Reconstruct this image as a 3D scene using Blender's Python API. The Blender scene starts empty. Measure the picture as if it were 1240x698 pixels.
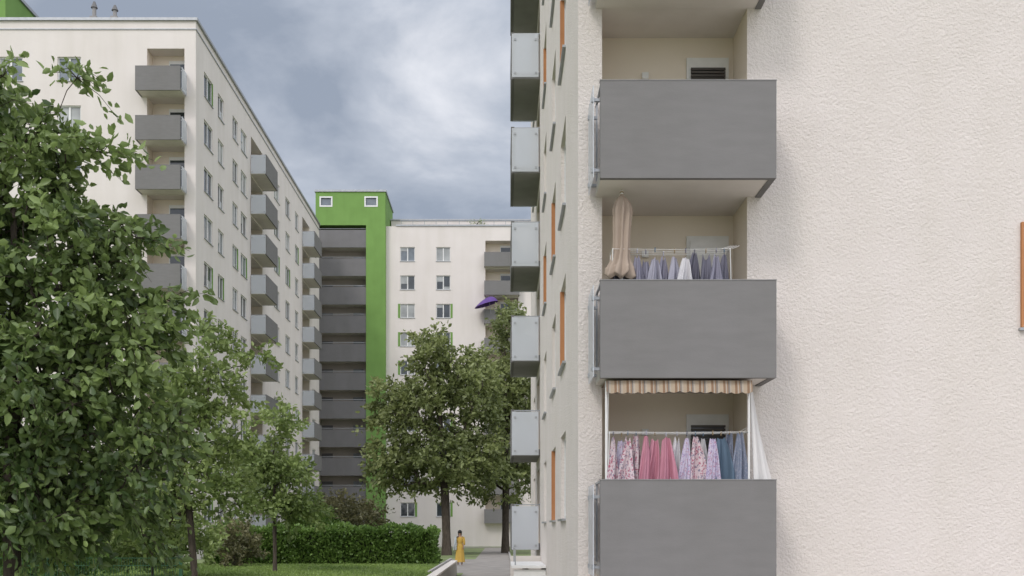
import bpy, math, random
import numpy as np
from mathutils import Vector
random.seed(7)
scene=bpy.context.scene
F=1296.0; EYE=1.8
def WX(px,d): return (px-608.0)*d/F
def WZ(py,d): return EYE+(640.0-py)*d/F

# ---------------------------------------------------------------- materials
def newmat(name):
    m=bpy.data.materials.new(name); m.use_nodes=True
    nt=m.node_tree; b=nt.nodes["Principled BSDF"]; return m,nt,b
def N(nt,t,**k):
    n=nt.nodes.new(t)
    for a,v in k.items(): setattr(n,a,v)
    return n
def noisy(name,col,col2=None,scale=3.0,rough=0.85,bump=0.0,bscale=30.0,bdist=0.02,detail=4,metal=0.0,stretch=(1,1,1),spec=0.3,big=None):
    m,nt,b=newmat(name)
    tc=N(nt,'ShaderNodeTexCoord'); mp=N(nt,'ShaderNodeMapping'); mp.inputs['Scale'].default_value=stretch
    nt.links.new(tc.outputs['Object'],mp.inputs[0])
    nz=N(nt,'ShaderNodeTexNoise'); nz.inputs['Scale'].default_value=scale; nz.inputs['Detail'].default_value=detail
    nt.links.new(mp.outputs[0],nz.inputs['Vector'])
    if col2 is None: col2=tuple(c*0.88 for c in col)
    r=N(nt,'ShaderNodeValToRGB'); r.color_ramp.elements[0].position=0.3; r.color_ramp.elements[1].position=0.7
    r.color_ramp.elements[0].color=(*col2,1); r.color_ramp.elements[1].color=(*col,1)
    nt.links.new(nz.outputs['Fac'],r.inputs[0])
    out=r.outputs[0]
    if big:
        mp2=N(nt,'ShaderNodeMapping'); mp2.inputs['Scale'].default_value=(1.0,1.0,0.12)
        nt.links.new(tc.outputs['Object'],mp2.inputs[0])
        n2=N(nt,'ShaderNodeTexNoise'); n2.inputs['Scale'].default_value=1.3; n2.inputs['Detail'].default_value=5
        nt.links.new(mp2.outputs[0],n2.inputs['Vector'])
        r2=N(nt,'ShaderNodeValToRGB'); r2.color_ramp.elements[0].position=0.25; r2.color_ramp.elements[1].position=0.6
        r2.color_ramp.elements[0].color=(big,big,big*0.98,1); r2.color_ramp.elements[1].color=(1,1,1,1)
        nt.links.new(n2.outputs['Fac'],r2.inputs[0])
        mx=N(nt,'ShaderNodeMix',data_type='RGBA',blend_type='MULTIPLY'); mx.inputs[0].default_value=1
        nt.links.new(out,mx.inputs[6]); nt.links.new(r2.outputs[0],mx.inputs[7]); out=mx.outputs[2]
    nt.links.new(out,b.inputs['Base Color'])
    b.inputs['Roughness'].default_value=rough; b.inputs['Metallic'].default_value=metal
    b.inputs['Specular IOR Level'].default_value=spec
    if bump>0:
        n3=N(nt,'ShaderNodeTexNoise'); n3.inputs['Scale'].default_value=bscale; n3.inputs['Detail'].default_value=6; n3.inputs['Roughness'].default_value=0.65
        nt.links.new(mp.outputs[0],n3.inputs['Vector'])
        bp=N(nt,'ShaderNodeBump'); bp.inputs['Strength'].default_value=bump; bp.inputs['Distance'].default_value=bdist
        nt.links.new(n3.outputs['Fac'],bp.inputs['Height']); nt.links.new(bp.outputs[0],b.inputs['Normal'])
    return m
M={}
M['stucco']=noisy('stucco_cream',(0.80,0.733,0.685),(0.765,0.70,0.65),scale=1.2,rough=0.95,bump=1.0,bscale=26,bdist=0.036,spec=0.1,big=0.965)
M['stucco_far']=noisy('stucco_far',(0.77,0.71,0.67),(0.73,0.67,0.63),scale=0.5,rough=0.95,bump=0.2,bscale=8,spec=0.1,big=0.94)
M['loggia']=noisy('loggia_plaster',(0.80,0.71,0.60),(0.77,0.68,0.57),scale=1.5,rough=0.9,bump=0.25,bscale=60,bdist=0.01,spec=0.1)
M['soffit']=noisy('soffit_concrete',(0.74,0.69,0.64),(0.68,0.63,0.58),scale=2.0,rough=0.9,bump=0.15,bscale=40,bdist=0.01,spec=0.1)
M['soffit2']=noisy('soffit_painted_grey',(0.34,0.325,0.32),(0.29,0.28,0.275),scale=2.0,rough=0.9,spec=0.1)
M['grey']=noisy('grey_parapet',(0.215,0.207,0.203),(0.198,0.191,0.187),scale=2.5,rough=0.85,bump=0.3,bscale=22,bdist=0.01,stretch=(1,1,4),spec=0.15,big=0.93)
M['greycap']=noisy('parapet_cap',(0.26,0.255,0.25),(0.22,0.215,0.21),scale=6,rough=0.6)
M['greyd']=noisy('dark_grey_render',(0.20,0.193,0.194),(0.18,0.174,0.175),scale=1.2,rough=0.8,spec=0.2,big=0.9)
M['recess']=noisy('stair_recess',(0.50,0.445,0.40),(0.44,0.395,0.355),scale=1.0,rough=0.9)
M['metal']=noisy('grey_metal',(0.42,0.43,0.44),(0.34,0.35,0.36),scale=5,rough=0.45,metal=0.6)
M['white']=noisy('white_frame',(0.80,0.79,0.77),(0.74,0.73,0.71),scale=6,rough=0.5)
M['green']=noisy('green_render',(0.20,0.35,0.095),(0.175,0.31,0.082),scale=0.8,rough=0.85,big=0.9)
M['orange']=noisy('orange_panel',(0.50,0.235,0.11),(0.44,0.20,0.09),scale=3,rough=0.75,spec=.15)
M['roof']=noisy('roof_felt',(0.12,0.12,0.12),scale=2)
M['slat']=noisy('shutter_slats',(0.10,0.09,0.082),(0.08,0.07,0.065),scale=4,rough=0.6)
M['plinth']=noisy('plinth_render',(0.36,0.35,0.33),scale=2,big=0.8)
def glass(name,col,rough=0.06,var=0.5):
    m,nt,b=newmat(name)
    tc=N(nt,'ShaderNodeTexCoord'); nz=N(nt,'ShaderNodeTexNoise'); nz.inputs['Scale'].default_value=0.9
    nt.links.new(tc.outputs['Object'],nz.inputs['Vector'])
    r=N(nt,'ShaderNodeValToRGB'); r.color_ramp.elements[0].position=.35; r.color_ramp.elements[1].position=.65
    r.color_ramp.elements[0].color=(*[c*var for c in col],1); r.color_ramp.elements[1].color=(*col,1)
    nt.links.new(nz.outputs['Fac'],r.inputs[0]); nt.links.new(r.outputs[0],b.inputs['Base Color'])
    b.inputs['Roughness'].default_value=rough; b.inputs['Specular IOR Level'].default_value=0.8
    return m
M['g1']=glass('window_glass',(0.05,0.06,0.07))
M['g2']=glass('window_glass_curtain',(0.42,0.43,0.42),0.1,0.6)
M['g3']=glass('window_glass_blind',(0.20,0.23,0.26),0.08,0.6)
def frosted():
    m,nt,b=newmat('frosted_glass')
    b.inputs['Base Color'].default_value=(0.78,0.80,0.83,1); b.inputs['Roughness'].default_value=0.12
    tl=N(nt,'ShaderNodeBsdfTranslucent'); tl.inputs[0].default_value=(0.82,0.86,0.9,1)
    m1=N(nt,'ShaderNodeMixShader'); m1.inputs[0].default_value=.3; nt.links.new(b.outputs[0],m1.inputs[1]); nt.links.new(tl.outputs[0],m1.inputs[2])
    tr=N(nt,'ShaderNodeBsdfTransparent'); tr.inputs[0].default_value=(0.92,0.94,0.95,1)
    mx=N(nt,'ShaderNodeMixShader'); mx.inputs[0].default_value=0.33
    nt.links.new(m1.outputs[0],mx.inputs[1]); nt.links.new(tr.outputs[0],mx.inputs[2])
    nt.links.new(mx.outputs[0],nt.nodes['Material Output'].inputs[0]); return m
M['frost']=frosted()
def leafmat(name,dark,light,trans=0.35):
    m,nt,b=newmat(name)
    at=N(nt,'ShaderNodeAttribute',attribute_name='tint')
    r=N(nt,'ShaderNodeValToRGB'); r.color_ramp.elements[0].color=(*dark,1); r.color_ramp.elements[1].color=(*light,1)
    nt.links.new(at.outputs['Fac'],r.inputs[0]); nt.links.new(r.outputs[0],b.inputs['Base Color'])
    b.inputs['Roughness'].default_value=0.42; b.inputs['Specular IOR Level'].default_value=0.5
    t=N(nt,'ShaderNodeBsdfTranslucent'); nt.links.new(r.outputs[0],t.inputs[0])
    mx=N(nt,'ShaderNodeMixShader'); mx.inputs[0].default_value=trans
    nt.links.new(b.outputs[0],mx.inputs[1]); nt.links.new(t.outputs[0],mx.inputs[2])
    nt.links.new(mx.outputs[0],nt.nodes['Material Output'].inputs[0]); return m
M['bark']=noisy('bark',(0.10,0.08,0.06),(0.045,0.036,0.028),scale=6,stretch=(3,3,0.6),rough=0.95,bump=0.6,bscale=14)
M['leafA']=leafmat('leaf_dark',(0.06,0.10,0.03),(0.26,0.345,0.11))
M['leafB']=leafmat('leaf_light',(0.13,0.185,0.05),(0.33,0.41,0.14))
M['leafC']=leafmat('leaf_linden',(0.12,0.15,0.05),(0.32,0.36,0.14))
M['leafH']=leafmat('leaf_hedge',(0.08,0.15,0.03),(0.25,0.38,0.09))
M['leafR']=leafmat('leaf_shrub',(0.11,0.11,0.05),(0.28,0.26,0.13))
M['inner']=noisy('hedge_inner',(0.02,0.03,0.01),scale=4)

# ---------------------------------------------------------------- mesh builder
class MB:
    def __init__(s): s.v=[]; s.f=[]; s.m=[]; s.mats=[]
    def mi(s,k):
        if k not in s.mats: s.mats.append(k)
        return s.mats.index(k)
    def face(s,pts,k):
        i=len(s.v); s.v+= [tuple(p) for p in pts]; s.f.append(tuple(range(i,i+len(pts)))); s.m.append(s.mi(k))
    def hexa(s,p,k):
        i=len(s.v); s.v+=[tuple(q) for q in p]; mi=s.mi(k)
        for q in ((0,1,3,2),(4,6,7,5),(0,4,5,1),(2,3,7,6),(0,2,6,4),(1,5,7,3)):
            s.f.append(tuple(i+a for a in q)); s.m.append(mi)
    def box(s,x0,x1,y0,y1,z0,z1,k):
        s.hexa([(x,y,z) for x in (x0,x1) for y in (y0,y1) for z in (z0,z1)],k)
    def pbox(s,P,u0,u1,v0,v1,d0,d1,k):
        s.hexa([P(u,v,d) for u in (u0,u1) for d in (d0,d1) for v in (v0,v1)],k)
    def tube(s,pts,rad,k,seg=8):
        pts=[Vector(p) for p in pts]; mi=s.mi(k)
        if not hasattr(rad,'__len__'): rad=[rad]*len(pts)
        rings=[]
        for a,p in enumerate(pts):
            t=(pts[min(a+1,len(pts)-1)]-pts[max(a-1,0)]).normalized()
            up=Vector((0,0,1)) if abs(t.z)<0.9 else Vector((1,0,0))
            e=t.cross(up).normalized(); g=t.cross(e)
            i=len(s.v); rings.append(i)
            for j in range(seg):
                an=2*math.pi*j/seg
                s.v.append(tuple(p+(e*math.cos(an)+g*math.sin(an))*rad[a]))
        for a in range(len(pts)-1):
            for j in range(seg):
                s.f.append((rings[a]+j,rings[a]+(j+1)%seg,rings[a+1]+(j+1)%seg,rings[a+1]+j)); s.m.append(mi)
        s.f.append(tuple(rings[0]+j for j in range(seg))); s.m.append(mi)
        s.f.append(tuple(rings[-1]+j for j in range(seg))); s.m.append(mi)
    def grid(s,fn,nu,nv,k):
        i=len(s.v); mi=s.mi(k)
        for a in range(nu+1):
            for b in range(nv+1): s.v.append(tuple(fn(a/nu,b/nv)))
        for a in range(nu):
            for b in range(nv):
                q=i+a*(nv+1)+b
                s.f.append((q,q+nv+1,q+nv+2,q+1)); s.m.append(mi)
    def obj(s,name,parent=None,smooth=False,bevel=0):
        me=bpy.data.meshes.new(name); me.from_pydata(s.v,[],s.f)
        for k in s.mats: me.materials.append(M[k])
        me.polygons.foreach_set('material_index',s.m)
        if smooth: me.polygons.foreach_set('use_smooth',[True]*len(s.f))
        me.update()
        o=bpy.data.objects.new(name,me); scene.collection.objects.link(o)
        if parent: o.parent=parent
        return o
def empty(name):
    o=bpy.data.objects.new(name,None); scene.collection.objects.link(o); return o

def wall(mb,P,u0,u1,v0,v1,holes,k):
    us=sorted(set([u0,u1]+[h[0] for h in holes]+[h[1] for h in holes]))
    vs=sorted(set([v0,v1]+[h[2] for h in holes]+[h[3] for h in holes]))
    us=[u for u in us if u0<=u<=u1]; vs=[v for v in vs if v0<=v<=v1]
    for b in range(len(vs)-1):
        a=0
        while a<len(us)-1:
            def inside(a):
                cu=(us[a]+us[a+1])/2; cv=(vs[b]+vs[b+1])/2
                return any(h[0]<cu<h[1] and h[2]<cv<h[3] for h in holes)
            if inside(a): a+=1; continue
            c=a
            while c<len(us)-1 and not inside(c): c+=1
            mb.face([P(us[a],vs[b],0),P(us[c],vs[b],0),P(us[c],vs[b+1],0),P(us[a],vs[b+1],0)],k)
            a=c
def reveal(mb,P,u0,u1,v0,v1,dep,ks,kt=None,kb=None):
    kt=kt or ks; kb=kb or ks
    mb.face([P(u0,v0,0),P(u0,v0,dep),P(u0,v1,dep),P(u0,v1,0)],ks)
    mb.face([P(u1,v0,0),P(u1,v0,dep),P(u1,v1,dep),P(u1,v1,0)],ks)
    mb.face([P(u0,v1,0),P(u1,v1,0),P(u1,v1,dep),P(u0,v1,dep)],kt)
    mb.face([P(u0,v0,0),P(u1,v0,0),P(u1,v0,dep),P(u0,v0,dep)],kb)
def window(mw,mf,P,u0,u1,v0,v1,dep,colour=None,sides='both',rnd=random,proud=0.05):
    reveal(mw,P,u0,u1,v0,v1,dep,'stucco_far' if mw.far else 'stucco')
    g=rnd.choice(['g1','g1','g1','g1','g3','g2'])
    mf.face([P(u0,v0,dep),P(u1,v0,dep),P(u1,v1,dep),P(u0,v1,dep)],g)
    t=0.07
    for (a,b,c,d) in ((u0,u0+t,v0,v1),(u1-t,u1,v0,v1),(u0+t,u1-t,v0,v0+t),(u0+t,u1-t,v1-t,v1)):
        mf.pbox(P,a+.002,b-.002,c+.002,d-.002,dep-0.06,dep-0.003,'white')
    if u1-u0>1.0:
        um=u0+(u1-u0)*0.5; mf.pbox(P,um-.05,um+.05,v0+t,v1-t,dep-0.055,dep-0.004,'white')
        if rnd.random()<0.35:
            mf.pbox(P,u0+t,um-.05,v1-0.1-rnd.random()*0.8,v1-t,dep-0.03,dep-0.006,'g2')
        if rnd.random()<0.2:
            mf.pbox(P,um+.05,u1-t,v0+t,v0+t+.25+rnd.random()*0.4,dep-0.03,dep-0.006,'g2')
    mf.pbox(P,u0-.03,u1+.03,v0-.035,v0+.004,-0.06,dep-0.06,'metal')
    if colour:
        w=0.03
        if sides in('both','far'): mf.pbox(P,u1-w,u1-.003,v0+.01,v1,-proud,dep-.062,colour)
        if sides in('both','near'): mf.pbox(P,u0+.003,u0+w,v0+.01,v1,-proud,dep-.062,colour)
        if sides=='both': mf.pbox(P,u0+w,u1-w,v1-w,v1-.003,-proud,dep-.062,colour)
def loggia(mw,mf,P,u0,u1,v0,v1,dep,rnd=random,door=None,dark=True):
    reveal(mw,P,u0,u1,v0,v1,dep,'loggia','soffit','plinth')
    mw.face([P(u0,v0,dep),P(u1,v0,dep),P(u1,v1,dep),P(u0,v1,dep)],'loggia')
    if door is None: door=(u0+(u1-u0)*0.45,u1-0.12)
    a,b=door; top=v0+2.28
    mf.pbox(P,a,b,v0+.02,top,dep-.05,dep-.004,'white')
    mf.pbox(P,a+.07,b-.07,v0+.15,top-.2,dep-.07,dep-.052,'g1' if dark else 'g3')
def balcony(mb,mg,P,u0,u1,zb,zt,prot,glass_sides,th=0.09,off=0.10,sof='soffit'):
    mb.pbox(P,u0+.012,u1-.012,zb+.012,zb+.2,-prot+th,-.003,sof)
    mb.pbox(P,u0,u1,zb,zt,-prot,-prot+th-.002,'grey')
    mb.pbox(P,u0-.006,u1+.006,zt+.001,zt+.014,-prot-.006,-prot+th+.006,'greycap')
    for side in (0,1):
        a,b=((u0,u0+th) if side==0 else (u1-th,u1))
        if side in glass_sides:
            o=u0-off if side==0 else u1+off-.012
            mg.pbox(P,o,o+.012,zb+.02,zt-.06,-prot+.02,-.05,'frost')
            c=u0+.005 if side==0 else u1-.03
            x0,x1=(o+.0121,u0+.03) if side==0 else (u1-.03,o-.0001)
            for dd in (-prot+.10,-.14):
                mb.pbox(P,c,c+.025,zb+.2,zt-.03,dd,dd+.03,'metal')
                for zz in (zb+.12,zt-.25):
                    mb.pbox(P,x0,x1,zz,zz+.04,dd-.01,dd+.04,'metal')
                    mb.pbox(P,o-.014,o+.026,zz-.01,zz+.05,dd-.02,dd+.045,'metal')
            mb.pbox(P,c,c+.03,zt-.03,zt,-prot+th,-.01,'metal')
        else:
            mb.pbox(P,a,b,zb,zt,-prot+th,-.004,'grey')
            mb.pbox(P,a-.006,b+.006,zt+.001,zt+.014,-prot+th+.007,-.004,'greycap')

# ================================================================ RIGHT BUILDING
def right_building():
    root=empty('apartment_building')
    CX=1.13; GY=15.9; H=31.0; END=42.0; XE=15.0
    PG=lambda u,v,d:(u,GY+d,v)
    PF=lambda u,v,d:(CX+d,u,v)
    w=MB(); w.far=False; fr=MB(); bal=MB(); gl=MB()
    rnd=random.Random(3)
    holes=[]
    ZB=1.11; ZT=2.475
    for k in range(0,10):
        fl=ZB+2.8*k+.2; ce=ZB+2.8*(k+1)+.012
        holes.append((1.485,3.64,fl,ce,'L',k))
    for k in range(0,10):
        holes.append((7.70 if k==1 else 8.0,9.3,1.97+2.8*k,3.54+2.8*k,'W',k))
        holes.append((12.0,13.4,1.97+2.8*k,3.54+2.8*k,'W',k))
    wall(w,PG,CX,XE,0,H,holes,'stucco')
    for h in holes:
        if h[4]=='L':
            k=h[5]
            loggia(w,fr,PG,h[0],h[1],h[2],h[3],0.96,door=(2.90,3.56),dark=(k!=1))
            if k in (0,2):
                for j in range(14):
                    z=h[2]+1.55+j*.052
                    if z+.04<h[2]+2.14: fr.pbox(PG,2.96,3.5,z,z+.036,.86,.885,'slat')
            else:
                fr.pbox(PG,2.95,3.51,h[2]+1.5,h[2]+2.2,.87,.888,'white' if k==1 else 'g3')
            fr.box(2.2,2.3,GY+.90,GY+.955,h[2]+1.95,h[2]+2.05,'white')
            balcony(bal,gl,PG,1.377,3.845,ZB+2.8*k,ZT+2.8*k,0.9,(0,))
            for zz in (.14,1.2): bal.box(3.846,3.853,15.02,15.06,ZB+2.8*k+zz,ZB+2.8*k+zz+.05,'metal')
        else:
            window(w,fr,PG,h[0],h[1],h[2],h[3],.14,'orange' if h[5]==1 and h[0]<8 else None,rnd=rnd)
    holes=[]
    cols=[(19.0,20.6),(22.6,24.2),(27.3,28.9),(36.6,38.4)]
    for ci,(a,b) in enumerate(cols):
        for k in range(0,10): holes.append((a,b,1.97+2.8*k,3.54+2.8*k,'W',ci*31+k))
    for k in range(0,10): holes.append((32.1,34.6,ZB+2.8*k+.2,ZB+2.8*k+2.5,'D',k))
    wall(w,PF,GY,END,0,H,holes,'stucco')
    pat={1,3,5,8,33,31,36,64,66,68}
    for h in holes:
        if h[4]=='W':
            c='orange' if (h[5] in pat) else None
            window(w,fr,PF,h[0],h[1],h[2],h[3],.13,c,'far',rnd=rnd,proud=0.015)
        else:
            reveal(w,PF,h[0],h[1],h[2],h[3],.2,'loggia')
            w.face([PF(h[0],h[2],.2),PF(h[1],h[2],.2),PF(h[1],h[3],.2),PF(h[0],h[3],.2)],'g1')
            balcony(bal,gl,PF,31.8,35.1,ZB+2.8*h[5]+.04,ZT+2.8*h[5]+.04,0.86,(0,1),sof='soffit2')
    w.face([(CX,END,0),(XE,END,0),(XE,END,H),(CX,END,H)],'stucco')
    w.face([(XE,GY,0),(XE,END,0),(XE,END,H),(XE,GY,H)],'stucco')
    w.face([(CX,GY,H),(XE,GY,H),(XE,END,H),(CX,END,H)],'roof')
    w.obj('walls',root); fr.obj('window_frames_and_doors',root); bal.obj('balconies',root); gl.obj('balcony_glass',root)
    rf=MB(); rf.box(CX-.12,XE+.12,GY-.12,GY+.2,H+.01,H+.4,'metal'); rf.box(CX-.12,CX+.2,GY+.2,END,H+.01,H+.4,'metal'); rf.obj('roof_edge',root)
right_building()

# ================================================================ LEFT BUILDING
def left_building():
    root=empty('apartment_building')
    CX=-17.6; GY=61.5; H=30.95; END=103.0; XW=-48.0
    PG=lambda u,v,d:(u,GY+d,v)
    PF=lambda u,v,d:(CX-d,u,v)
    w=MB(); w.far=True; fr=MB(); bal=MB(); gl=MB(); rnd=random.Random(11)
    holes=[]
    def storeys(): return [(k,27.95-2.8*k) for k in range(10)]
    for k,zt in storeys():
        holes.append((-20.4,-18.25,zt-1.17,zt+1.42,'L',k))
        for (a,b) in ((-25.55,-24.2),(-28.95,-27.55),(-33.5,-32.0),(-37.0,-35.4)):
            holes.append((a,b,zt-.45,zt+.95,'W',k))
    wall(w,PG,XW,CX,0,H,holes,'stucco_far')
    for h in holes:
        if h[4]=='L':
            zt=h[2]+1.17
            loggia(w,fr,PG,h[0],h[1],h[2],h[3],1.0)
            balcony(bal,gl,PG,-20.75,-18.2,zt-1.37,zt,1.0,(1,))
        else: window(w,fr,PG,h[0],h[1],h[2],h[3],.15,'green' if rnd.random()<.25 else None,'near',rnd=rnd)
    holes=[]
    cols=[(63.2,65.1),(66.3,67.7),(69.9,71.3),(72.1,73.8),(82.6,84.6),(87.0,88.8),(91.0,92.5),(99.3,101)]
    for ci,(a,b) in enumerate(cols):
        for k,zt in storeys(): holes.append((a,b,zt-.6,zt+.85,'W',ci*10+k))
    for (a,b) in ((75.0,78.6),(94.3,97.8)):
        for k,zt in storeys(): holes.append((a,b,zt-1.17,zt+1.33,'L',k))
    wall(w,PF,GY,END,0,H,holes,'stucco_far')
    for h in holes:
        if h[4]=='L':
            zt=h[2]+1.17
            loggia(w,fr,PF,h[0],h[1],h[2],h[3],1.0)
            balcony(bal,gl,PF,h[0]-.1,h[1]+.1,zt-1.37,zt,1.1,(0,))
        else:
            window(w,fr,PF,h[0],h[1],h[2],h[3],.12,'green' if (h[5]*7+h[5]//10)%9<2 else None,'far',rnd=rnd,proud=.02)
    w.face([(XW,END,0),(CX,END,0),(CX,END,H),(XW,END,H)],'stucco_far')
    w.face([(XW,GY,0),(XW,END,0),(XW,END,H),(XW,GY,H)],'stucco_far')
    w.face([(XW,GY,H-.1),(CX,GY,H-.1),(CX,END,H-.1),(XW,END,H-.1)],'roof')
    w.obj('walls',root); fr.obj('window_frames_and_doors',root); bal.obj('balconies',root); gl.obj('balcony_glass',root)
    rf=MB()
    rf.box(XW,CX+.12,GY-.12,GY+.25,H+.005,H+.16,'metal'); rf.box(CX-.25,CX+.12,GY+.25,END,H+.005,H+.16,'metal')
    rf.box(XW,CX+.05,GY-.05,GY-.003,H-.5,H-.44,'metal'); rf.box(CX+.003,CX+.05,GY,END,H-.5,H-.44,'metal')
    rf.box(-44,-29.7,64,71,H,34.3,'green'); rf.box(-44.1,-29.6,63.9,71.1,34.305,34.5,'metal')
    for (x,hh) in ((-23.7,1.45),(-22.5,1.25)):
        rf.tube([(x,62.2,H),(x,62.2,H+hh*.8)],.12,'soffit2'); rf.tube([(x,62.2,H+hh*.75),(x,62.2,H+hh)],[.2,.06],'greyd')
        rf.box(x-.2,x+.2,62.0,62.4,H+.1,H+.55,'soffit2')
    rf.obj('roof_edge_and_vents',root)
left_building()

# ================================================================ BACK BUILDING + STAIR TOWER
M['purple']=noisy('purple_cloth',(0.13,0.07,0.26),scale=3,rough=.8)
def back_building():
    root=empty('apartment_building')
    GY=105.6; H=31.6; X0=-11.45; X1=40
    P=lambda u,v,d:(u,GY+d,v)
    w=MB(); w.far=True; fr=MB(); bal=MB(); gl=MB(); rnd=random.Random(5)
    holes=[]
    for k in range(10):
        z=28.15-2.8*k
        for (a,b) in ((-10.05,-8.6),(-6.5,-5.1),(6,7.4),(10,11.4)): holes.append((a,b,z,z+1.4,'W',k))
        zt=28.85-2.8*k
        holes.append((-1.65,1.6,zt-1.17,zt+1.33,'L',k))
    wall(w,P,X0,X1,0,H,holes,'stucco_far')
    for h in holes:
        if h[4]=='L':
            zt=h[2]+1.17; loggia(w,fr,P,h[0],h[1],h[2],h[3],1.1); balcony(bal,gl,P,h[0]-.1,h[1]+.1,zt-1.37,zt,.8,())
        else:
            window(w,fr,P,h[0],h[1],h[2],h[3],.15,None,rnd=rnd)
            if rnd.random()<.75:
                s=rnd.random()<.5; a=h[0]-.22 if s else h[1]+.005
                fr.pbox(P,a,a+.215,h[2],h[3],-.02,-.003,'green')
    w.face([(X0,GY,H-.1),(X1,GY,H-.1),(X1,GY+12,H-.1),(X0,GY+12,H-.1)],'roof')
    w.face([(X0,GY+12,0),(X1,GY+12,0),(X1,GY+12,H),(X0,GY+12,H)],'stucco_far')
    w.face([(X1,GY,0),(X1,GY+12,0),(X1,GY+12,H),(X1,GY,H)],'stucco_far')
    w.obj('walls',root); fr.obj('window_frames_and_doors',root); bal.obj('balconies',root)
    rf=MB(); rf.box(X0+1,X1,GY-.1,GY+.3,H+.005,H+.15,'metal')
    rf.box(X0+.1,6,GY+4,GY+9,H-.1,H+1.7,'stucco_far'); rf.box(X0+.05,6.1,GY+3.9,GY+9.1,H+1.71,H+1.85,'metal')
    for i in range(14):
        x=-10+i*1.15; rf.tube([(x,GY+.6,H),(x,GY+.6,H+.75)],.025,'metal',5)
    rf.tube([(-10,GY+.6,H+.7),(5,GY+.6,H+.7)],.025,'metal',5)
    rf.obj('roof_edge',root)
    root2=empty('balcony_parasol'); pr=MB()
    cx,cy,cz=-1.3,GY-1.0,28.85-5.6+1.15
    pr.grid(lambda a,b:(cx+1.15*b*math.cos(a*6.283)-.25*b*b,cy+.9*b*math.sin(a*6.283),cz-.75*b*b+.35*b*math.cos(a*6.283)),16,4,'purple')
    pr.tube([(cx+.3,cy+.3,28.85-5.6-1.1),(cx,cy,cz)],.02,'metal',6)
    pr.obj('canopy_and_pole',root2)
back_building()
def tower():
    root=empty('stair_tower')
    Y=105.0; X0=-18.3; X1=-11.45; XM=-13.35; H=34.8
    t=MB()
    t.box(XM,X1,Y,Y+7,0,31.55,'green'); t.box(X0,XM-.003,Y+1.9,Y+7,0,31.54,'recess')
    t.box(X0,X0+.25,Y,Y+1.89,0,31.55,'recess')
    P=lambda u,v,d:(u,Y+d,v)
    holes=[(X0+.45,X0+1.6,33.4,34.3),(X1-2.0,X1-.8,33.4,34.3)]
    wall(t,P,X0,X1,31.55,H,holes,'green')
    for h in holes:
        reveal(t,P,*h,.12,'white'); t.face([P(h[0],h[2],.12),P(h[1],h[2],.12),P(h[1],h[3],.12),P(h[0],h[3],.12)],'g3')
        for (a,b,c,d) in ((h[0]-.06,h[0]+.08,h[2]-.06,h[3]+.06),(h[1]-.08,h[1]+.06,h[2]-.06,h[3]+.06),(h[0]+.08,h[1]-.08,h[2]-.06,h[2]+.08),(h[0]+.08,h[1]-.08,h[3]-.08,h[3]+.06)):
            t.pbox(P,a,b,c,d,-.03,-.003,'white')
    t.box(X0,X1,Y+.2,Y+7,31.56,H,'green')
    t.box(X0-.1,X1+.1,Y-.1,Y+7.1,H+.01,H+.2,'metal')
    for k in range(12):
        z=31.1-2.8*k
        if z<0.5: break
        b=max(0,z-1.72)
        t.box(X0+.26,XM-.004,Y+.08,Y+.24,b,z,'greyd')
        t.box(X0+.255,XM-.006,Y+.25,Y+1.89,b+.02,b+.2,'soffit')
        t.tube([(X0+.3,Y+.1,z+.12),(XM-.05,Y+.1,z+.12)],.03,'metal',5)
        t.box(X0+.3,X0+1.4,Y+1.86,Y+1.897,b+.21,b+2.3,'greyd')
        t.box(XM-1.5,XM-.5,Y+1.86,Y+1.897,b+1.0,b+2.3,'g3')
    t.obj('tower_shell',root)
tower()

# ================================================================ GROUND
def groundmat():
    m,nt,b=newmat('grass_ground')
    tc=N(nt,'ShaderNodeTexCoord')
    n1=N(nt,'ShaderNodeTexNoise'); n1.inputs['Scale'].default_value=.35; n1.inputs['Detail'].default_value=8; n1.inputs['Roughness'].default_value=.7
    nt.links.new(tc.outputs['Object'],n1.inputs['Vector'])
    r=N(nt,'ShaderNodeValToRGB'); e=r.color_ramp.elements
    e[0].position=.3; e[0].color=(.11,.11,.06,1); e[1].position=.72; e[1].color=(.25,.31,.13,1)
    x=e.new(.5); x.color=(.18,.22,.09,1)
    nt.links.new(n1.outputs['Fac'],r.inputs[0]); nt.links.new(r.outputs[0],b.inputs['Base Color']); b.inputs['Roughness'].default_value=.95
    n2=N(nt,'ShaderNodeTexNoise'); n2.inputs['Scale'].default_value=12
    bp=N(nt,'ShaderNodeBump'); bp.inputs['Strength'].default_value=.8; bp.inputs['Distance'].default_value=.06
    nt.links.new(tc.outputs['Object'],n2.inputs['Vector']); nt.links.new(n2.outputs['Fac'],bp.inputs['Height']); nt.links.new(bp.outputs[0],b.inputs['Normal'])
    return m
M['ground']=groundmat()
M['path']=noisy('path_paving',(0.34,0.31,0.28),(0.24,0.22,0.20),scale=1.4,rough=.95,bump=.3,bscale=20,detail=8)
M['bounce']=noisy('bounce_paving',(0.50,0.46,0.42),(0.42,0.39,0.35),scale=1.4,rough=.95,bump=.3,bscale=20,detail=8)  # pale surface for the added ground that bounces light upward
M['kerb']=noisy('kerb_concrete',(0.46,0.44,0.41),(0.36,0.34,0.32),scale=3,rough=.9)
M['grassblade']=leafmat('grass_blade',(0.12,0.19,0.04),(0.33,0.45,0.12),.25)
g=MB(); g.face([(-900,-300,0),(900,-300,0),(900,1500,0),(-900,1500,0)],'ground'); g.obj('ground')
g=MB()
g.face([(-1.55,-20,.006),(.45,-20,.006),(.45,100,.006),(-1.55,100,.006)],'path')
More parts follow.
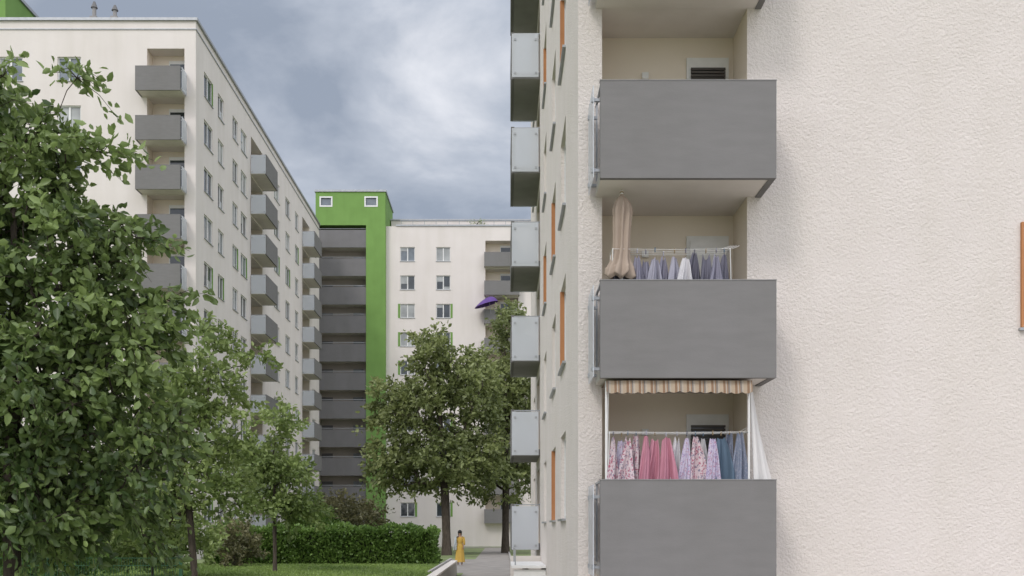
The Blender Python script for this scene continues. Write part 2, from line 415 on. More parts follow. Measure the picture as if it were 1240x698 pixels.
g.face([(-2.9,43,.005),(-1.55,43,.005),(-1.55,62,.005),(-2.9,62,.005)],'path')
g.face([(-30,97,.010),(30,97,.010),(30,100.5,.010),(-30,100.5,.010)],'path')
g.obj('footpath')
g=MB(); g.face([(.56,-20,.008),(26,-20,.008),(26,15.89,.008),(.56,15.89,.008)],'bounce'); g.obj('added_bounce_paving')  # added pale ground out of view, reflects light up under the balconies
g=MB(); 
g.box(.45,.55,-20,96,-.05,.1,'kerb'); g.box(-1.65,-1.56,-20,23.9,-.05,.1,'kerb'); g.box(-3.0,-2.9,43,62,-.05,.08,'kerb'); g.obj('kerb')
g=MB(); g.box(-1.92,-1.74,24,41,0,.52,'kerb'); g.box(-1.95,-1.71,23.97,41.03,.521,.57,'soffit')
g.box(-1.92,-1.74,41.03,41.2,0,.3,'kerb'); g.obj('low_wall')
g=MB(); g.box(.57,.68,27.5,30.6,0,.78,'soffit'); g.box(.30,1.12,27.38,27.5,0,.74,'white'); g.box(.24,1.12,27.3,30.7,.785,.85,'white')
g.box(.24,1.12,31.0,31.1,0,1.0,'soffit'); 
g.tube([(.34,27.6,.85),(.34,27.6,1.25),(.34,30.5,1.25),(.34,30.5,.85)],.02,'metal',6)
g.obj('cellar_entrance')

# ================================================================ LEAVES
def leaves_mesh(name,pos,dirs,length,tint,mat,rs,parent=None,width=1.0):
    n=len(pos); D=dirs/np.linalg.norm(dirs,axis=1,keepdims=True)
    R=rs.normal(size=(n,3)); R[:,2]*=.45
    S=np.cross(D,R); S/= (np.linalg.norm(S,axis=1,keepdims=True)+1e-6)
    U=np.cross(S,D)
    T=np.array([(0,0,0),(.3,.27,.07),(.7,.2,.04),(1,0,-.1),(.7,-.2,.04),(.3,-.27,.07)])
    L=(length*rs.uniform(.65,1.25,size=n))[:,None,None]
    V=pos[:,None,:]+L*(T[None,:,0:1]*D[:,None,:]+width*T[None,:,1:2]*S[:,None,:]+T[None,:,2:3]*U[:,None,:])
    V=V.reshape(-1,3)
    base=np.arange(n)*6
    Fq=np.stack([base,base+1,base+2,base+3,base,base+3,base+4,base+5],1).reshape(-1,4)
    me=bpy.data.meshes.new(name)
    me.vertices.add(len(V)); me.vertices.foreach_set('co',V.astype(np.float32).ravel())
    me.loops.add(Fq.size); me.loops.foreach_set('vertex_index',Fq.astype(np.int32).ravel())
    me.polygons.add(len(Fq)); me.polygons.foreach_set('loop_start',np.arange(0,Fq.size,4,dtype=np.int32)); 
    me.update(calc_edges=True); me.validate()
    at=me.attributes.new('tint','FLOAT','POINT'); at.data.foreach_set('value',np.repeat(np.clip(tint,0,1),6).astype(np.float32))
    me.materials.append(M[mat])
    o=bpy.data.objects.new(name,me); scene.collection.objects.link(o)
    if parent: o.parent=parent
    return o
def tree(name,base,ell,nclump,perclump,leaf,tr,mat,seed,spread=.45,droop=.35,first=.25,shell=.45,twigs=7,gap=.55,outw=.9):
    rs=np.random.RandomState(seed); root=empty(name)
    E=np.array(ell,float); vol=E[:,3]*E[:,4]*E[:,5]; 
    pr=vol**.8; pr=pr/pr.sum()
    C=[]; tries=0
    mind=(vol.sum()*4.2/nclump)**(1/3)*gap
    while len(C)<nclump and tries<nclump*40:
        tries+=1
        e=E[rs.choice(len(E),p=pr)]
        v=rs.normal(size=3); v/=np.linalg.norm(v); r=rs.uniform(0,1)**shell
        p=e[:3]+v*r*e[3:6]*(1+.14*math.sin(v[0]*7+seed)*math.cos(v[2]*6))
        if p[2]<0.3: continue
        if C and np.min(np.sum((np.array(C)-p)**2,1))<mind**2: continue
        C.append(p)
    C=np.array(C)
    top=C[:,2].max(); low=C[:,2].min()
    cx,cy=(E[:,0]*vol).sum()/vol.sum(),(E[:,1]*vol).sum()/vol.sum()
    nodes=[np.array([base[0],base[1],-.1])]; par=[-1]
    if len(base)>2: nodes[0][2]=base[2]
    z0=nodes[0][2]
    fork=low+(top-low)*first; NT=9
    ztop=low+(top-low)*.72
    for i in range(1,NT+1):
        t=i/NT; z=z0+(ztop-z0)*t
        b=max(0,(z-fork)/(ztop-fork+1e-3))
        nodes.append(np.array([base[0]+(cx-base[0])*(t**1.5)+rs.normal()*.05*leaf*10*b,base[1]+(cy-base[1])*(t**1.5)+rs.normal()*.05*b,z])); par.append(len(nodes)-2)
    trunkN=len(nodes)
    ok=[i for i in range(len(nodes)) if nodes[i][2]>=fork*.8] or [trunkN-1]
    d0=np.sum((C-np.array([cx,cy,0]))[:,:2]**2,1)+(C[:,2]-fork)**2*.25
    tips=[]
    for ci in np.argsort(d0):
        p=C[ci]; Nn=np.array([nodes[i] for i in ok]); dv=p-Nn
        cost=np.linalg.norm(dv,axis=1)+.8*np.maximum(0,Nn[:,2]-p[2]+.1)
        j=ok[int(np.argmin(cost))]; q=nodes[j]; L=np.linalg.norm(p-q); prev=j
        ns=3 if L>spread else 2
        for s in range(1,ns+1):
            t=s/ns; pt=q+(p-q)*t+np.array([0,0,.12*L*math.sin(math.pi*t)])+(rs.normal(size=3)*.05*L if s<ns else 0)
            nodes.append(pt); par.append(prev); prev=len(nodes)-1; ok.append(prev)
        tips.append(prev)
    cnt=np.zeros(len(nodes)); 
    for t in tips: cnt[t]+=1
    for i in range(len(nodes)-1,0,-1): cnt[par[i]]+=cnt[i]
    rad=tr*(np.maximum(cnt,.6)/max(cnt[0],1))**.5; rad=np.maximum(rad,.006)
    for i in range(trunkN): rad[i]=max(rad[i],tr*(1-.75*i/trunkN)); 
    rad[0]=tr*1.35
    mb=MB()
    for i in range(1,len(nodes)):
        mb.tube([nodes[par[i]],nodes[i]],[rad[par[i]] if (par[i]<trunkN)==(i<trunkN) else min(rad[i]*1.2,rad[par[i]]),rad[i]],'bark',8 if rad[i]>.03 else 4)
    pos=[];dr=[];ti=[]
    for ci,p in enumerate(C):
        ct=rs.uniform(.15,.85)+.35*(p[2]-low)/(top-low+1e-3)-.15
        out=p-np.array([cx,cy,p[2]*.6+low*.4]); out/=np.linalg.norm(out)+1e-6
        for t in range(twigs):
            v=rs.normal(size=3)+out*outw; v[2]*=.8; v/=np.linalg.norm(v)
            L=spread*rs.uniform(.5,1.7); m=max(2,int(perclump/twigs*L/spread))
            s=rs.uniform(.1,1,size=m)
            pp=p+v*L*s[:,None]; pp[:,2]-=droop*L*s**2
            if leaf<.13:
                e1=p+v*L; e1[2]-=droop*L; e0=p+v*L*.5; e0[2]-=droop*L*.25
                mb.tube([p,e0,e1],[.006,.004,.002],'bark',3)
            pp+=rs.normal(size=(m,3))*leaf*.4
            d=v[None,:]*.8+rs.normal(size=(m,3))*.6; d[:,2]-=droop*1.2
            pos.append(pp);dr.append(d);ti.append(ct+rs.normal(size=m)*.18)
    mb.obj('trunk_and_limbs',root,smooth=True)
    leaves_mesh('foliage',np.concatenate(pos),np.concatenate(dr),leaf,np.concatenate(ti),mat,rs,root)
    return root
def E(px,py,d,rx,ry,dy=0,depth=None):
    s=d/F; return (WX(px,d),d+dy,WZ(py,d),rx*s,(depth or rx*s),ry*s)
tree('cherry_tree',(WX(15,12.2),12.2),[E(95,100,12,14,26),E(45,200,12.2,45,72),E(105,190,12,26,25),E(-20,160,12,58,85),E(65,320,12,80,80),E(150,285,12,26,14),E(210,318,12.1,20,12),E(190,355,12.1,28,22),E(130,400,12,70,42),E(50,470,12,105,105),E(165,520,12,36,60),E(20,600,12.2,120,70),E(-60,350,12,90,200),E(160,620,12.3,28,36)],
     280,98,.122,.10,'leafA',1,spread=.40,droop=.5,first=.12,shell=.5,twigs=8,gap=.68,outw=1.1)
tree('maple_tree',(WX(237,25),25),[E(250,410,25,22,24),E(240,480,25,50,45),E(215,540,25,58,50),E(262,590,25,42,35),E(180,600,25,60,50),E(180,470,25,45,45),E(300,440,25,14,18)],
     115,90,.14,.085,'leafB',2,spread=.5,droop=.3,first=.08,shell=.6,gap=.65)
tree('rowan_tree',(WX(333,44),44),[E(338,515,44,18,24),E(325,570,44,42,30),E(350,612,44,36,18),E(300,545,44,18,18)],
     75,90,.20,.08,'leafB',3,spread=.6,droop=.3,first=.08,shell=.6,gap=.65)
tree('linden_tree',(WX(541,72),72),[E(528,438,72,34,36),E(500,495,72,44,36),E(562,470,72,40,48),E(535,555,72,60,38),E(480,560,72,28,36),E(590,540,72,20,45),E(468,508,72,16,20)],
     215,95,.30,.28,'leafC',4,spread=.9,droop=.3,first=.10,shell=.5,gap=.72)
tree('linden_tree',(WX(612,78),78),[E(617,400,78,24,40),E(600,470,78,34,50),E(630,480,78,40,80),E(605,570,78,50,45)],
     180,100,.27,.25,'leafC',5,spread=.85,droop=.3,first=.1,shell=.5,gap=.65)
def shrub(name,px,py,d,rx,ry,n,leaf,mat,seed,base=None,per=80):
    e=E(px,py,d,rx,ry); tree(name,base or (e[0],e[1]),[e],n,per,leaf,.05,mat,seed,spread=leaf*3.2,droop=.1,first=.05,shell=.4)
shrub('shrub',415,625,92,48,26,80,.28,'leafR',21)
shrub('shrub',375,630,88,30,22,50,.26,'leafH',22)
shrub('shrub',60,650,34,75,62,90,.16,'leafH',23)
shrub('shrub',185,645,38,70,45,90,.17,'leafB',24)
shrub('shrub',10,590,42,70,75,90,.18,'leafA',26)
shrub('shrub',283,660,50,26,24,50,.14,'leafR',25)
shrub('rooftop_plant',578,271,107,11,2.5,9,.14,'leafB',27,base=(WX(578,107),107,31.5),per=16)
def hedge(x0,x1,y0,y1,h,n,seed):
    rs=np.random.RandomState(seed); root=empty('hedge')
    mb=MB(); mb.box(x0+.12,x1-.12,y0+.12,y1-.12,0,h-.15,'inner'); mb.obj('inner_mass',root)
    A=[(x1-x0)*h,(x1-x0)*(y1-y0),(y1-y0)*h]; tot=A[0]+A[1]+2*A[2]
    pos=[];out=[]
    for i in range(n):
        r=rs.uniform(0,tot)
        x=rs.uniform(x0,x1);y=rs.uniform(y0,y1);z=rs.uniform(0,h)
        if r<A[0]: p=(x,y0,z);o=(0,-1,.3)
        elif r<A[0]+A[1]: p=(x,y,h);o=(0,0,1)
        elif r<A[0]+A[1]+A[2]: p=(x0,y,z);o=(-1,0,.3)
        else: p=(x1,y,z);o=(1,0,.3)
        b=.10*math.sin(p[0]*2.1)+.08*math.sin(p[0]*5.3+p[2]*4)
        p=np.array(p)+np.array(o)*(b+rs.normal()*.08); pos.append(p); out.append(o)
    pos=np.array(pos);out=np.array(out)
    d=out+rs.normal(size=pos.shape)*.7
    ti=.42+.2*np.sin(pos[:,0]*1.7)*np.sin(pos[:,2]*3+pos[:,0])+rs.normal(size=n)*.2
    leaves_mesh('foliage',pos,d,.16,ti,'leafH',rs,root,1.2)
hedge(-14.8,-3.4,54,55.4,1.72,20000,31)
hedge(-30,-15.5,50,51.4,1.8,10000,32)
def grass():
    rs=np.random.RandomState(9); n=45000
    y=24+29*rs.uniform(size=n)**.9; x=rs.uniform(-1,0,size=n)*(y*.34)-1.98
    keep=~((x>-3.05)&(y>42.8)); x=x[keep];y=y[keep];n=len(x)
    pos=np.stack([x,y,np.zeros(n)],1); d=rs.normal(size=(n,3))*.45; d[:,2]=1
    ti=.5+.25*np.sin(x*.9+y*.5)+rs.normal(size=n)*.15
    leaves_mesh('grass',pos,d,.10,ti,'grassblade',rs,None,.5)
grass()

# ================================================================ FENCE
M['fence']=noisy('fence_green',(0.03,0.09,0.045),scale=5,rough=.5)
def fence():
    f=MB(); y=20.0
    for i in range(5): 
        x=-16.0+i*2.5
        f.box(x-.03,x+.03,y-.03,y+.03,0,1.35,'fence'); 
    x=-16.0
    while x<-6.0: f.box(x,x+.006,y-.04,y-.034,.05,1.25,'fence'); x+=.05
    for z in (.1,.3,.5,.7,.9,1.1,1.24): f.box(-16,-6,y-.052,y-.042,z,z+.012,'fence')
    f.obj('mesh_fence')
fence()

# ================================================================ LAUNDRY etc.
def cloth(name,c1,c2=None,c3=None,scale=14,th=.35):
    m,nt,b=newmat(name); tc=N(nt,'ShaderNodeTexCoord')
    b.inputs['Roughness'].default_value=.95; b.inputs['Specular IOR Level'].default_value=.1
    if c2 is None:
        nz=N(nt,'ShaderNodeTexNoise'); nz.inputs['Scale'].default_value=5
        nt.links.new(tc.outputs['Object'],nz.inputs['Vector'])
        r=N(nt,'ShaderNodeValToRGB'); r.color_ramp.elements[0].color=(*[x*.82 for x in c1],1); r.color_ramp.elements[1].color=(*c1,1)
        nt.links.new(nz.outputs['Fac'],r.inputs[0]); nt.links.new(r.outputs[0],b.inputs['Base Color']); return m
    vo=N(nt,'ShaderNodeTexVoronoi'); vo.inputs['Scale'].default_value=scale
    nz=N(nt,'ShaderNodeTexNoise'); nz.inputs['Scale'].default_value=scale*1.5
    nt.links.new(tc.outputs['Object'],nz.inputs['Vector'])
    ad=N(nt,'ShaderNodeVectorMath',operation='MULTIPLY_ADD'); ad.inputs[1].default_value=(.08,.08,.08)
    nt.links.new(nz.outputs['Color'],ad.inputs[0]); nt.links.new(tc.outputs['Object'],ad.inputs[2]); nt.links.new(ad.outputs[0],vo.inputs['Vector'])
    lt=N(nt,'ShaderNodeMath',operation='LESS_THAN'); lt.inputs[1].default_value=th; nt.links.new(vo.outputs['Distance'],lt.inputs[0])
    sp=N(nt,'ShaderNodeSeparateColor'); nt.links.new(vo.outputs['Color'],sp.inputs[0])
    r=N(nt,'ShaderNodeValToRGB'); r.color_ramp.interpolation='CONSTANT'
    r.color_ramp.elements[0].color=(*c2,1); r.color_ramp.elements[1].position=.55; r.color_ramp.elements[1].color=(*(c3 or c2),1)
    nt.links.new(sp.outputs[0],r.inputs[0])
    mx=N(nt,'ShaderNodeMix',data_type='RGBA'); mx.inputs[6].default_value=(*c1,1)
    nt.links.new(lt.outputs[0],mx.inputs[0]); nt.links.new(r.outputs[0],mx.inputs[7]); nt.links.new(mx.outputs[2],b.inputs['Base Color'])
    return m
M['c_floral']=cloth('cloth_floral',(.66,.55,.57),(.42,.14,.20),(.24,.22,.29),26,.42)
M['c_lilac']=cloth('cloth_lilac_print',(.58,.53,.64),(.36,.28,.46),(.48,.25,.34),30,.4)
M['c_pink']=cloth('cloth_pink',(.58,.27,.34))
M['c_white']=cloth('cloth_white',(.70,.68,.70))
M['c_blue']=cloth('cloth_blue',(.14,.20,.27))
M['c_navy']=cloth('cloth_bluegrey',(.24,.27,.35),(.42,.42,.48),None,34,.3)
M['c_grey']=cloth('cloth_grey',(.30,.29,.36))
M['c_greyd']=cloth('cloth_darkgrey',(.18,.175,.22))
M['c_greyl']=cloth('cloth_lightgrey',(.42,.41,.48))
M['c_beige']=cloth('cloth_beige',(.42,.335,.27))
M['peg']=noisy('peg_wood',(.3,.22,.12),scale=5)
def garment(mb,x0,x1,zt,ln,y,mat,rnd):
    w=x1-x0; ph=rnd.random()*6; k=rnd.uniform(1.2,2.2)*w/.12; fl=rnd.uniform(-.08,.08); am=rnd.uniform(.03,.06)
    pinch=rnd.uniform(.2,.5); side=rnd.uniform(-.06,.06); ll=ln*rnd.uniform(.8,1.1); sk=rnd.uniform(-.08,.08); wid=rnd.uniform(1.15,1.5)
    dip=rnd.uniform(.02,.12); top=rnd.uniform(-.05,.01); re=rnd.uniform(.2,1.1)
    def fn(u,v):
        tt=min(1,v*1.5)**.8; ww=pinch+(wid-pinch)*tt
        x=x0+w/2+(u-.5)*w*ww+side*v
        yy=y+am*math.sin(u*k*3.14+ph+1.5*v)*(.4+v)+.018*math.sin(u*k*8+v*6+ph)*min(1,v*3)+fl*v*.5
        z=zt+top-dip*math.sin(math.pi*u)*(1-v)-ll*v+sk*(u-.5)*(.3+v)-.2*abs(u-.5)*(1-v)*re
        return (x,yy,z)
    mb.grid(fn,34,16,mat)
def laundry(name,zt,y,items,seed,ln,rack):
    root=empty(name); rnd=random.Random(seed); mb=MB()
    for (a,b,m,dy,dz) in items: garment(mb,WX(a,y),WX(b,y),zt+dz,ln,y+dy,m,rnd)
    mb.obj('hanging_clothes',root,smooth=True)
    r=MB(); x0,x1=rack
    for dy in (-.10,0,.10,.2): r.tube([(x0,y+dy,zt+.003),((x0+x1)/2,y+dy,zt-.008),(x1,y+dy,zt+.003)],.003,'white',5)
    r.tube([(x0,y-.12,zt),(x0,y+.22,zt)],.008,'white',6); r.tube([(x1,y-.12,zt),(x1,y+.22,zt)],.008,'white',6)
    zf=zt-1.15
    for x in (x0,x1): 
        r.tube([(x,y-.12,zt),(x+(.1 if x==x1 else .0),y+.2,zf)],.008,'white',6); r.tube([(x,y+.22,zt),(x,y-.1,zf)],.008,'white',6)
    for j in range(4): r.tube([(x1-.12+j*.05,y-.1,zt+.002),(x1+.06+j*.04,y+.1,zt+.10)],.003,'white',4)
    for (a,b,m,dy,dz) in items:
        n=max(1,round((b-a)/14)); 
        for i in range(n):
            x=WX(a+(b-a)*((i+.5)/n),y); r.box(x-.005,x+.005,y+dy-.018,y+dy+.018,zt+dz-.045,zt+dz+.02,rnd.choice(['peg','c_greyl','c_greyd','c_blue']))
    r.obj('drying_rack',root)
it=[(737,748,'c_floral',0,0),(745,762,'c_lilac',.1,-.01),(753,766,'c_floral',-.08,0),(763,778,'c_floral',.02,0),(775,788,'c_pink',-.1,0),(786,800,'c_pink',0,.0),(796,815,'c_pink',-.08,-.02),
    (813,827,'c_white',.02,0),(823,838,'c_lilac',-.1,-.01),(834,850,'c_floral',0,0),(846,860,'c_white',.1,0),(855,868,'c_lilac',-.1,0),(864,882,'c_blue',0,0),(878,892,'c_navy',.1,.02),(886,903,'c_navy',-.06,.01)]
laundry('laundry_rack',WZ(524,15.45),15.45,it,4,.95,(WX(737,15.45),WX(904,15.45)))
it=[(740,752,'c_grey',0,0),(750,766,'c_greyl',.1,0),(764,778,'c_grey',-.05,0),(774,790,'c_grey',0,0),(784,800,'c_greyl',-.1,0),(796,812,'c_grey',.05,-.02),(808,824,'c_greyl',-.05,0),(820,838,'c_white',-.1,-.01),(832,850,'c_greyd',0,0),(846,862,'c_greyd',-.05,0),(858,874,'c_grey',-.08,0),(870,884,'c_greyd',0,.02)]
laundry('laundry_rack',WZ(304,15.45),15.45,it,8,.9,(WX(741,15.45),WX(882,15.45)))
def parasol():
    root=empty('closed_parasol'); y=15.42; s=F/y; x=WX(753,y); zt=WZ(233,y)
    prof=[(0,.012),(.05,.03),(.09,.07),(.16,.105),(.26,.12),(.4,.11),(.6,.10),(.8,.10),(.98,.12),(1.1,.17),(1.2,.19),(1.24,.14)]
    mb=MB()
    def fn(u,v):
        t=v*(len(prof)-1); i=min(int(t),len(prof)-2); f=t-i
        h=prof[i][0]*(1-f)+prof[i+1][0]*f; rr=prof[i][1]*(1-f)+prof[i+1][1]*f
        a=u*2*math.pi; rr*=1+.26*min(1,h*4)*math.sin(a*8+h*3.5)+.09*math.sin(a*3+h*6)
        return (x+rr*math.cos(a)-.06*max(0,h-.8),y+rr*math.sin(a)*.8,zt-h+.03*math.sin(a*5)*(h>1.1))
    mb.grid(fn,72,50,'c_beige'); mb.obj('folded_canopy',root,smooth=True)
    p=MB(); p.tube([(x,y,3.95+.2),(x,y,zt+.02)],.02,'white',10); p.tube([(x,y,zt-.01),(x,y,zt+.03)],[.03,.012],'peg',8)
    p.tube([(x,y,4.11),(x,y,4.19)],[.22,.20],'greyd',16); p.obj('pole_and_base',root)
parasol()
def stripes():
    m,nt,b=newmat('awning_stripes'); tc=N(nt,'ShaderNodeTexCoord'); sx=N(nt,'ShaderNodeSeparateXYZ'); nt.links.new(tc.outputs['Object'],sx.inputs[0])
    mu=N(nt,'ShaderNodeMath',operation='MULTIPLY'); mu.inputs[1].default_value=1/.17; nt.links.new(sx.outputs[0],mu.inputs[0])
    fr=N(nt,'ShaderNodeMath',operation='FRACT'); nt.links.new(mu.outputs[0],fr.inputs[0])
    r=N(nt,'ShaderNodeValToRGB'); r.color_ramp.interpolation='CONSTANT'; e=r.color_ramp.elements
    e[0].color=(.42,.33,.24,1); e[1].position=.3; e[1].color=(.25,.155,.095,1)
    for p,c in ((.5,(.42,.35,.28,1)),(.62,(.30,.19,.115,1)),(.72,(.21,.18,.16,1)),(.85,(.42,.36,.29,1))):
        q=e.new(p); q.color=c
    nt.links.new(fr.outputs[0],r.inputs[0]); nt.links.new(r.outputs[0],b.inputs['Base Color']); b.inputs['Roughness'].default_value=.9; return m
M['stripe']=stripes()
def sheer():
    m,nt,b=newmat('plastic_curtain'); b.inputs['Base Color'].default_value=(.72,.70,.68,1); b.inputs['Roughness'].default_value=.3
    tr=N(nt,'ShaderNodeBsdfTransparent'); mx=N(nt,'ShaderNodeMixShader'); mx.inputs[0].default_value=.2
    nt.links.new(b.outputs[0],mx.inputs[1]); nt.links.new(tr.outputs[0],mx.inputs[2]); nt.links.new(mx.outputs[0],nt.nodes['Material Output'].inputs[0]); return m
M['sheer']=sheer()
def awning():
    root=empty('balcony_awning'); mb=MB(); xa=1.47; xb=3.52; y=15.08; zt=WZ(460,15)
    mb.grid(lambda u,v:(xa+(xb-xa)*u,y-.03*math.sin(v*1.5)+.012*v*math.sin(u*60)+.01*math.sin(u*23),zt-v*(.16+.022*abs(math.sin(u*math.pi*14))+.008*math.sin(u*9))),168,6,'stripe')
    mb.grid(lambda u,v:(xa+(xb-xa)*u,y+.02+.8*v,zt+.0+.002*v),4,2,'stripe')
    mb.obj('valance',root,smooth=True)
    f=MB(); f.tube([(xa-.01,y+.03,zt-.03),(xb+.01,y+.03,zt-.03)],.022,'white',8)
    for x in (xa+.0,xb-.03): f.tube([(x,y+.05,zt),(x,y+.05,2.2)],.014,'white',8); 
    f.tube([(xa+.03,y+.06,zt-.1),(xa+.06,y+.5,2.6)],.01,'white',6)
    f.obj('frame',root)
    c=MB()
    c.grid(lambda u,v:(3.50+.05*v+u*(.13+.22*v**1.3)+.015*math.sin(u*25+v*2),15.12+.5*u*(1-.3*v)+.035*math.sin(u*13+v*1.5),zt+.0-v*1.42),36,16,'sheer')
    c.obj('side_curtain',root,smooth=True)
awning()

# ================================================================ PERSON
M['skin']=noisy('skin',(.42,.25,.17),scale=8,rough=.6); M['hair']=noisy('hair',(.012,.01,.009),scale=20,rough=.5)
M['yellow']=cloth('cloth_yellow',(.62,.40,.10)); M['ltop']=cloth('cloth_light',(.62,.68,.72))
def person():
    root=empty('woman_in_yellow_dress'); X,Y=-2.05,52.0
    def skin(name,J,edges,mat,rootidx=0):
        me=bpy.data.meshes.new(name); me.from_pydata([(X+j[0],Y+j[1],j[2]) for j in J],edges,[]); me.materials.append(M[mat])
        o=bpy.data.objects.new(name,me); scene.collection.objects.link(o); o.parent=root
        s=o.modifiers.new('s','SKIN'); s.use_smooth_shade=True
        for i,j in enumerate(J):
            me.skin_vertices[0].data[i].radius=(j[3],j[4] if len(j)>4 else j[3]); me.skin_vertices[0].data[i].use_root=(i==rootidx)
        u=o.modifiers.new('u','SUBSURF'); u.levels=1; u.render_levels=2; return o
    J=[(0,0,.90,.13,.10),(0,0,1.05,.10,.085),(0,0,1.25,.13,.09),(0,0,1.38,.09,.07),(0,-.01,1.46,.045),(0,-.01,1.54,.075,.085),(0,-.01,1.60,.07,.08),
       (.15,0,1.35,.05),(.19,.03,1.10,.038),(.17,-.10,.92,.028),(-.15,0,1.35,.05),(-.20,.02,1.10,.038),(-.19,-.08,.90,.028),
       (.09,.02,.84,.08),(.10,.10,.48,.05),(.10,.02,.09,.035),(.10,-.10,.035,.035,.025),(-.09,-.02,.84,.08),(-.10,-.06,.48,.05),(-.09,.10,.09,.035),(-.09,.0,.035,.035,.025)]
    E_=[(0,1),(1,2),(2,3),(3,4),(4,5),(5,6),(3,7),(7,8),(8,9),(3,10),(10,11),(11,12),(0,13),(13,14),(14,15),(15,16),(0,17),(17,18),(18,19),(19,20)]
    skin('body',J,E_,'skin')
    for sx in (1,-1):
        bx=.17 if sx>0 else -.19; by=-.10 if sx>0 else -.08; bz=.92 if sx>0 else .90
        for fi,(ox,l) in enumerate(((-.024,.068),(-.008,.08),(.008,.075),(.024,.06))):
            skin('finger',[(bx+ox*.6,by,bz-.02,.012),(bx+ox,by-.01,bz-.08,.009),(bx+ox,by-.02+.0,bz-.08-l*.5,.008),(bx+ox,by-.005,bz-.08-l,.007)],[(0,1),(1,2),(2,3)],'skin')
        skin('thumb',[(bx,by,bz-.02,.012),(bx-.03*sx,by-.03,bz-.06,.009),(bx-.03*sx,by-.04,bz-.09,.008)],[(0,1),(1,2)],'skin')
    mb=MB()
    prof=[(1.40,.075,.06),(1.33,.165,.105),(1.2,.16,.12),(1.05,.125,.10),(.92,.17,.135),(.7,.19,.16),(.4,.215,.20),(.16,.24,.235)]
    def fn(u,v):
        t=v*(len(prof)-1); i=min(int(t),len(prof)-2); f=t-i; a=u*2*math.pi
        z,rx,ry=[prof[i][k]*(1-f)+prof[i+1][k]*f for k in range(3)]
        w=1+.07*v*v*math.sin(a*9)
        return (X+rx*w*math.cos(a),Y+ry*w*math.sin(a)+.03*v,z)
    mb.grid(fn,48,28,'yellow')
    for sx in (1,-1):
        mb.tube([(X+sx*.10,Y,1.37),(X+sx*.17,Y,1.33),(X+sx*.205,Y+.02,1.12),(X+sx*.20,Y-.03,1.0)],[.055,.07,.06,.055],'yellow',12)
    mb.obj('dress',root,smooth=True)
    h=MB()
    def hf(u,v):
        a=u*2*math.pi; b=v*math.pi*.62; rr=.115
        zz=1.60+.125*math.cos(b); return (X+rr*math.sin(b)*math.cos(a)*.92,Y+.02+rr*math.sin(b)*math.sin(a)*1.05,zz)
    h.grid(hf,20,10,'hair')
    h.grid(lambda u,v:(X+(.10-.03*v)*math.cos(math.pi*u),Y+.03+(.10-.03*v)*math.sin(math.pi*u),1.62-.30*v),14,6,'hair')
    h.obj('hair',root,smooth=True)
    f=MB()
    for sx in (1,-1): f.tube([(X+sx*.03,Y-.098,1.565),(X+sx*.03,Y-.088,1.565)],.009,'hair',8); f.tube([(X+sx*.078,Y,1.54),(X+sx*.09,Y,1.57)],.015,'skin',8)
    f.tube([(X,Y-.09,1.565),(X,Y-.112,1.53),(X,Y-.095,1.525)],[.007,.013,.008],'skin',8); f.tube([(X-.02,Y-.093,1.495),(X+.02,Y-.093,1.495)],.005,'c_pink',6)
    f.obj('face',root)
    s=MB()
    s.grid(lambda u,v:(X-.21-.08*v+.03*math.sin(u*9),Y-.14+.26*u,1.38-.65*v+.03*math.sin(u*6)),12,10,'ltop')
    s.grid(lambda u,v:(X-.21+.05*v,Y-.145-.02*math.sin(v*3),1.36-.6*u),12,3,'ltop')
    s.grid(lambda u,v:(X-.21+.15*v,Y-.14+.26*u,1.385+.04*v),12,3,'ltop')
    s.obj('shawl',root,smooth=True)
person()

# ================================================================ WORLD, SUN, CAMERA
w=bpy.data.worlds.new('World'); scene.world=w; w.use_nodes=True; nt=w.node_tree
bg=nt.nodes['Background']; bg.inputs[1].default_value=.1
sky=N(nt,'ShaderNodeTexSky',sky_type='NISHITA'); sky.sun_disc=False
SE,SA=45,212
sky.sun_elevation=math.radians(SE); sky.sun_rotation=math.radians(SA)
tc=N(nt,'ShaderNodeTexCoord'); sp=N(nt,'ShaderNodeSeparateXYZ'); nt.links.new(tc.outputs['Generated'],sp.inputs[0])
za=N(nt,'ShaderNodeMath',operation='ADD'); za.inputs[1].default_value=.22; nt.links.new(sp.outputs[2],za.inputs[0])
zm=N(nt,'ShaderNodeMath',operation='MAXIMUM'); zm.inputs[1].default_value=.05; nt.links.new(za.outputs[0],zm.inputs[0])
dv=[]
for i in (0,1):
    d=N(nt,'ShaderNodeMath',operation='DIVIDE'); nt.links.new(sp.outputs[i],d.inputs[0]); nt.links.new(zm.outputs[0],d.inputs[1]); dv.append(d)
cb=N(nt,'ShaderNodeCombineXYZ'); nt.links.new(dv[0].outputs[0],cb.inputs[0]); nt.links.new(dv[1].outputs[0],cb.inputs[1]); cb.inputs[2].default_value=5.1
n1=N(nt,'ShaderNodeTexNoise'); n1.inputs['Scale'].default_value=2.4; n1.inputs['Detail'].default_value=9; n1.inputs['Roughness'].default_value=.54; n1.inputs['Distortion'].default_value=.25
nt.links.new(cb.outputs[0],n1.inputs['Vector'])
cr=N(nt,'ShaderNodeValToRGB'); e=cr.color_ramp.elements
e[0].position=.36; e[0].color=(3.4,3.9,4.8,1); e[1].position=.63; e[1].color=(8.4,8.6,9.2,1)
x=e.new(.5); x.color=(5.3,5.75,6.6,1)
nt.links.new(n1.outputs['Fac'],cr.inputs[0])
mx=N(nt,'ShaderNodeMix',data_type='RGBA'); mx.inputs[0].default_value=.92; nt.links.new(sky.outputs[0],mx.inputs[6]); nt.links.new(cr.outputs[0],mx.inputs[7])
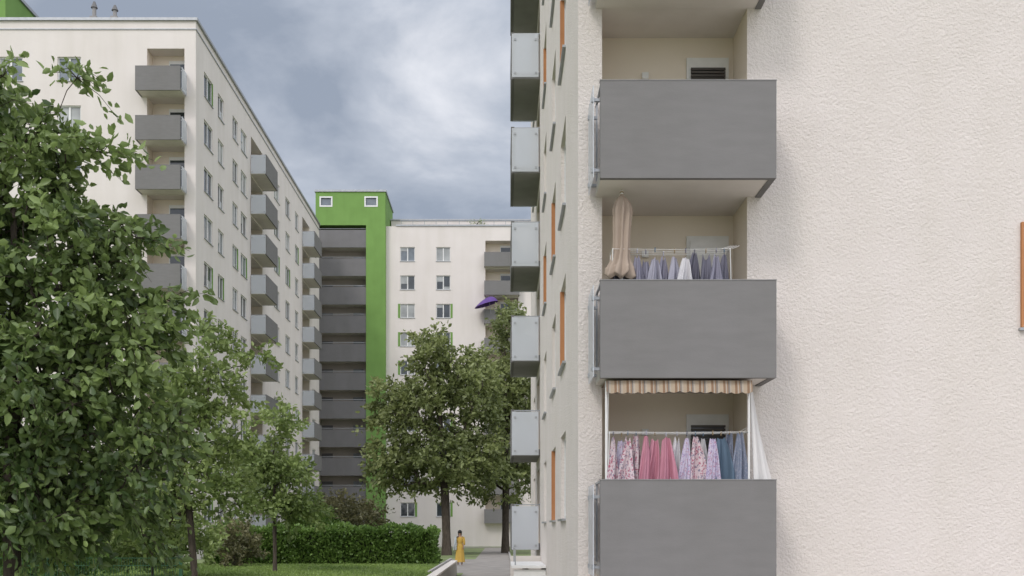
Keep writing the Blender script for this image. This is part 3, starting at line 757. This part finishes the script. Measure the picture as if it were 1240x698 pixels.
mz=N(nt,'ShaderNodeMapRange'); mz.inputs[1].default_value=.42; mz.inputs[2].default_value=1; mz.inputs[3].default_value=1; mz.inputs[4].default_value=2.2; nt.links.new(sp.outputs[2],mz.inputs[0])
my=N(nt,'ShaderNodeMapRange'); my.inputs[1].default_value=.2; my.inputs[2].default_value=-.9; my.inputs[3].default_value=1; my.inputs[4].default_value=2.1; nt.links.new(sp.outputs[1],my.inputs[0])
mm=N(nt,'ShaderNodeMath',operation='MULTIPLY'); nt.links.new(mz.outputs[0],mm.inputs[0]); nt.links.new(my.outputs[0],mm.inputs[1])
vs=N(nt,'ShaderNodeVectorMath',operation='SCALE'); nt.links.new(mx.outputs[2],vs.inputs[0]); nt.links.new(mm.outputs[0],vs.inputs['Scale'])
wf=N(nt,'ShaderNodeMapRange'); wf.inputs[1].default_value=.3; wf.inputs[2].default_value=-.6; wf.inputs[3].default_value=0; wf.inputs[4].default_value=1; nt.links.new(sp.outputs[1],wf.inputs[0])
wm=N(nt,'ShaderNodeMix',data_type='RGBA',blend_type='MULTIPLY'); nt.links.new(wf.outputs[0],wm.inputs[0]); nt.links.new(vs.outputs[0],wm.inputs[6]); wm.inputs[7].default_value=(1.05,1,.95,1)
nt.links.new(wm.outputs[2],bg.inputs[0])
L=bpy.data.lights.new('sun','SUN'); L.energy=1.15; L.angle=math.radians(14); L.color=(1,.96,.91)
lo=bpy.data.objects.new('sun',L); scene.collection.objects.link(lo)
az=math.radians(SA); el=math.radians(SE)
dirv=Vector((math.sin(az)*math.cos(el),math.cos(az)*math.cos(el),math.sin(el)))
lo.rotation_euler=dirv.to_track_quat('Z','Y').to_euler()
c=bpy.data.cameras.new('camera'); co=bpy.data.objects.new('camera',c); scene.collection.objects.link(co); scene.camera=co
co.location=(0,0,EYE); co.rotation_euler=(math.radians(90),0,0)
c.sensor_width=36; c.lens=36*F/1240; c.shift_x=12/1240; c.shift_y=291/1240; c.clip_end=3000
scene.view_settings.view_transform='Standard'; scene.view_settings.look='None'; scene.view_settings.exposure=0
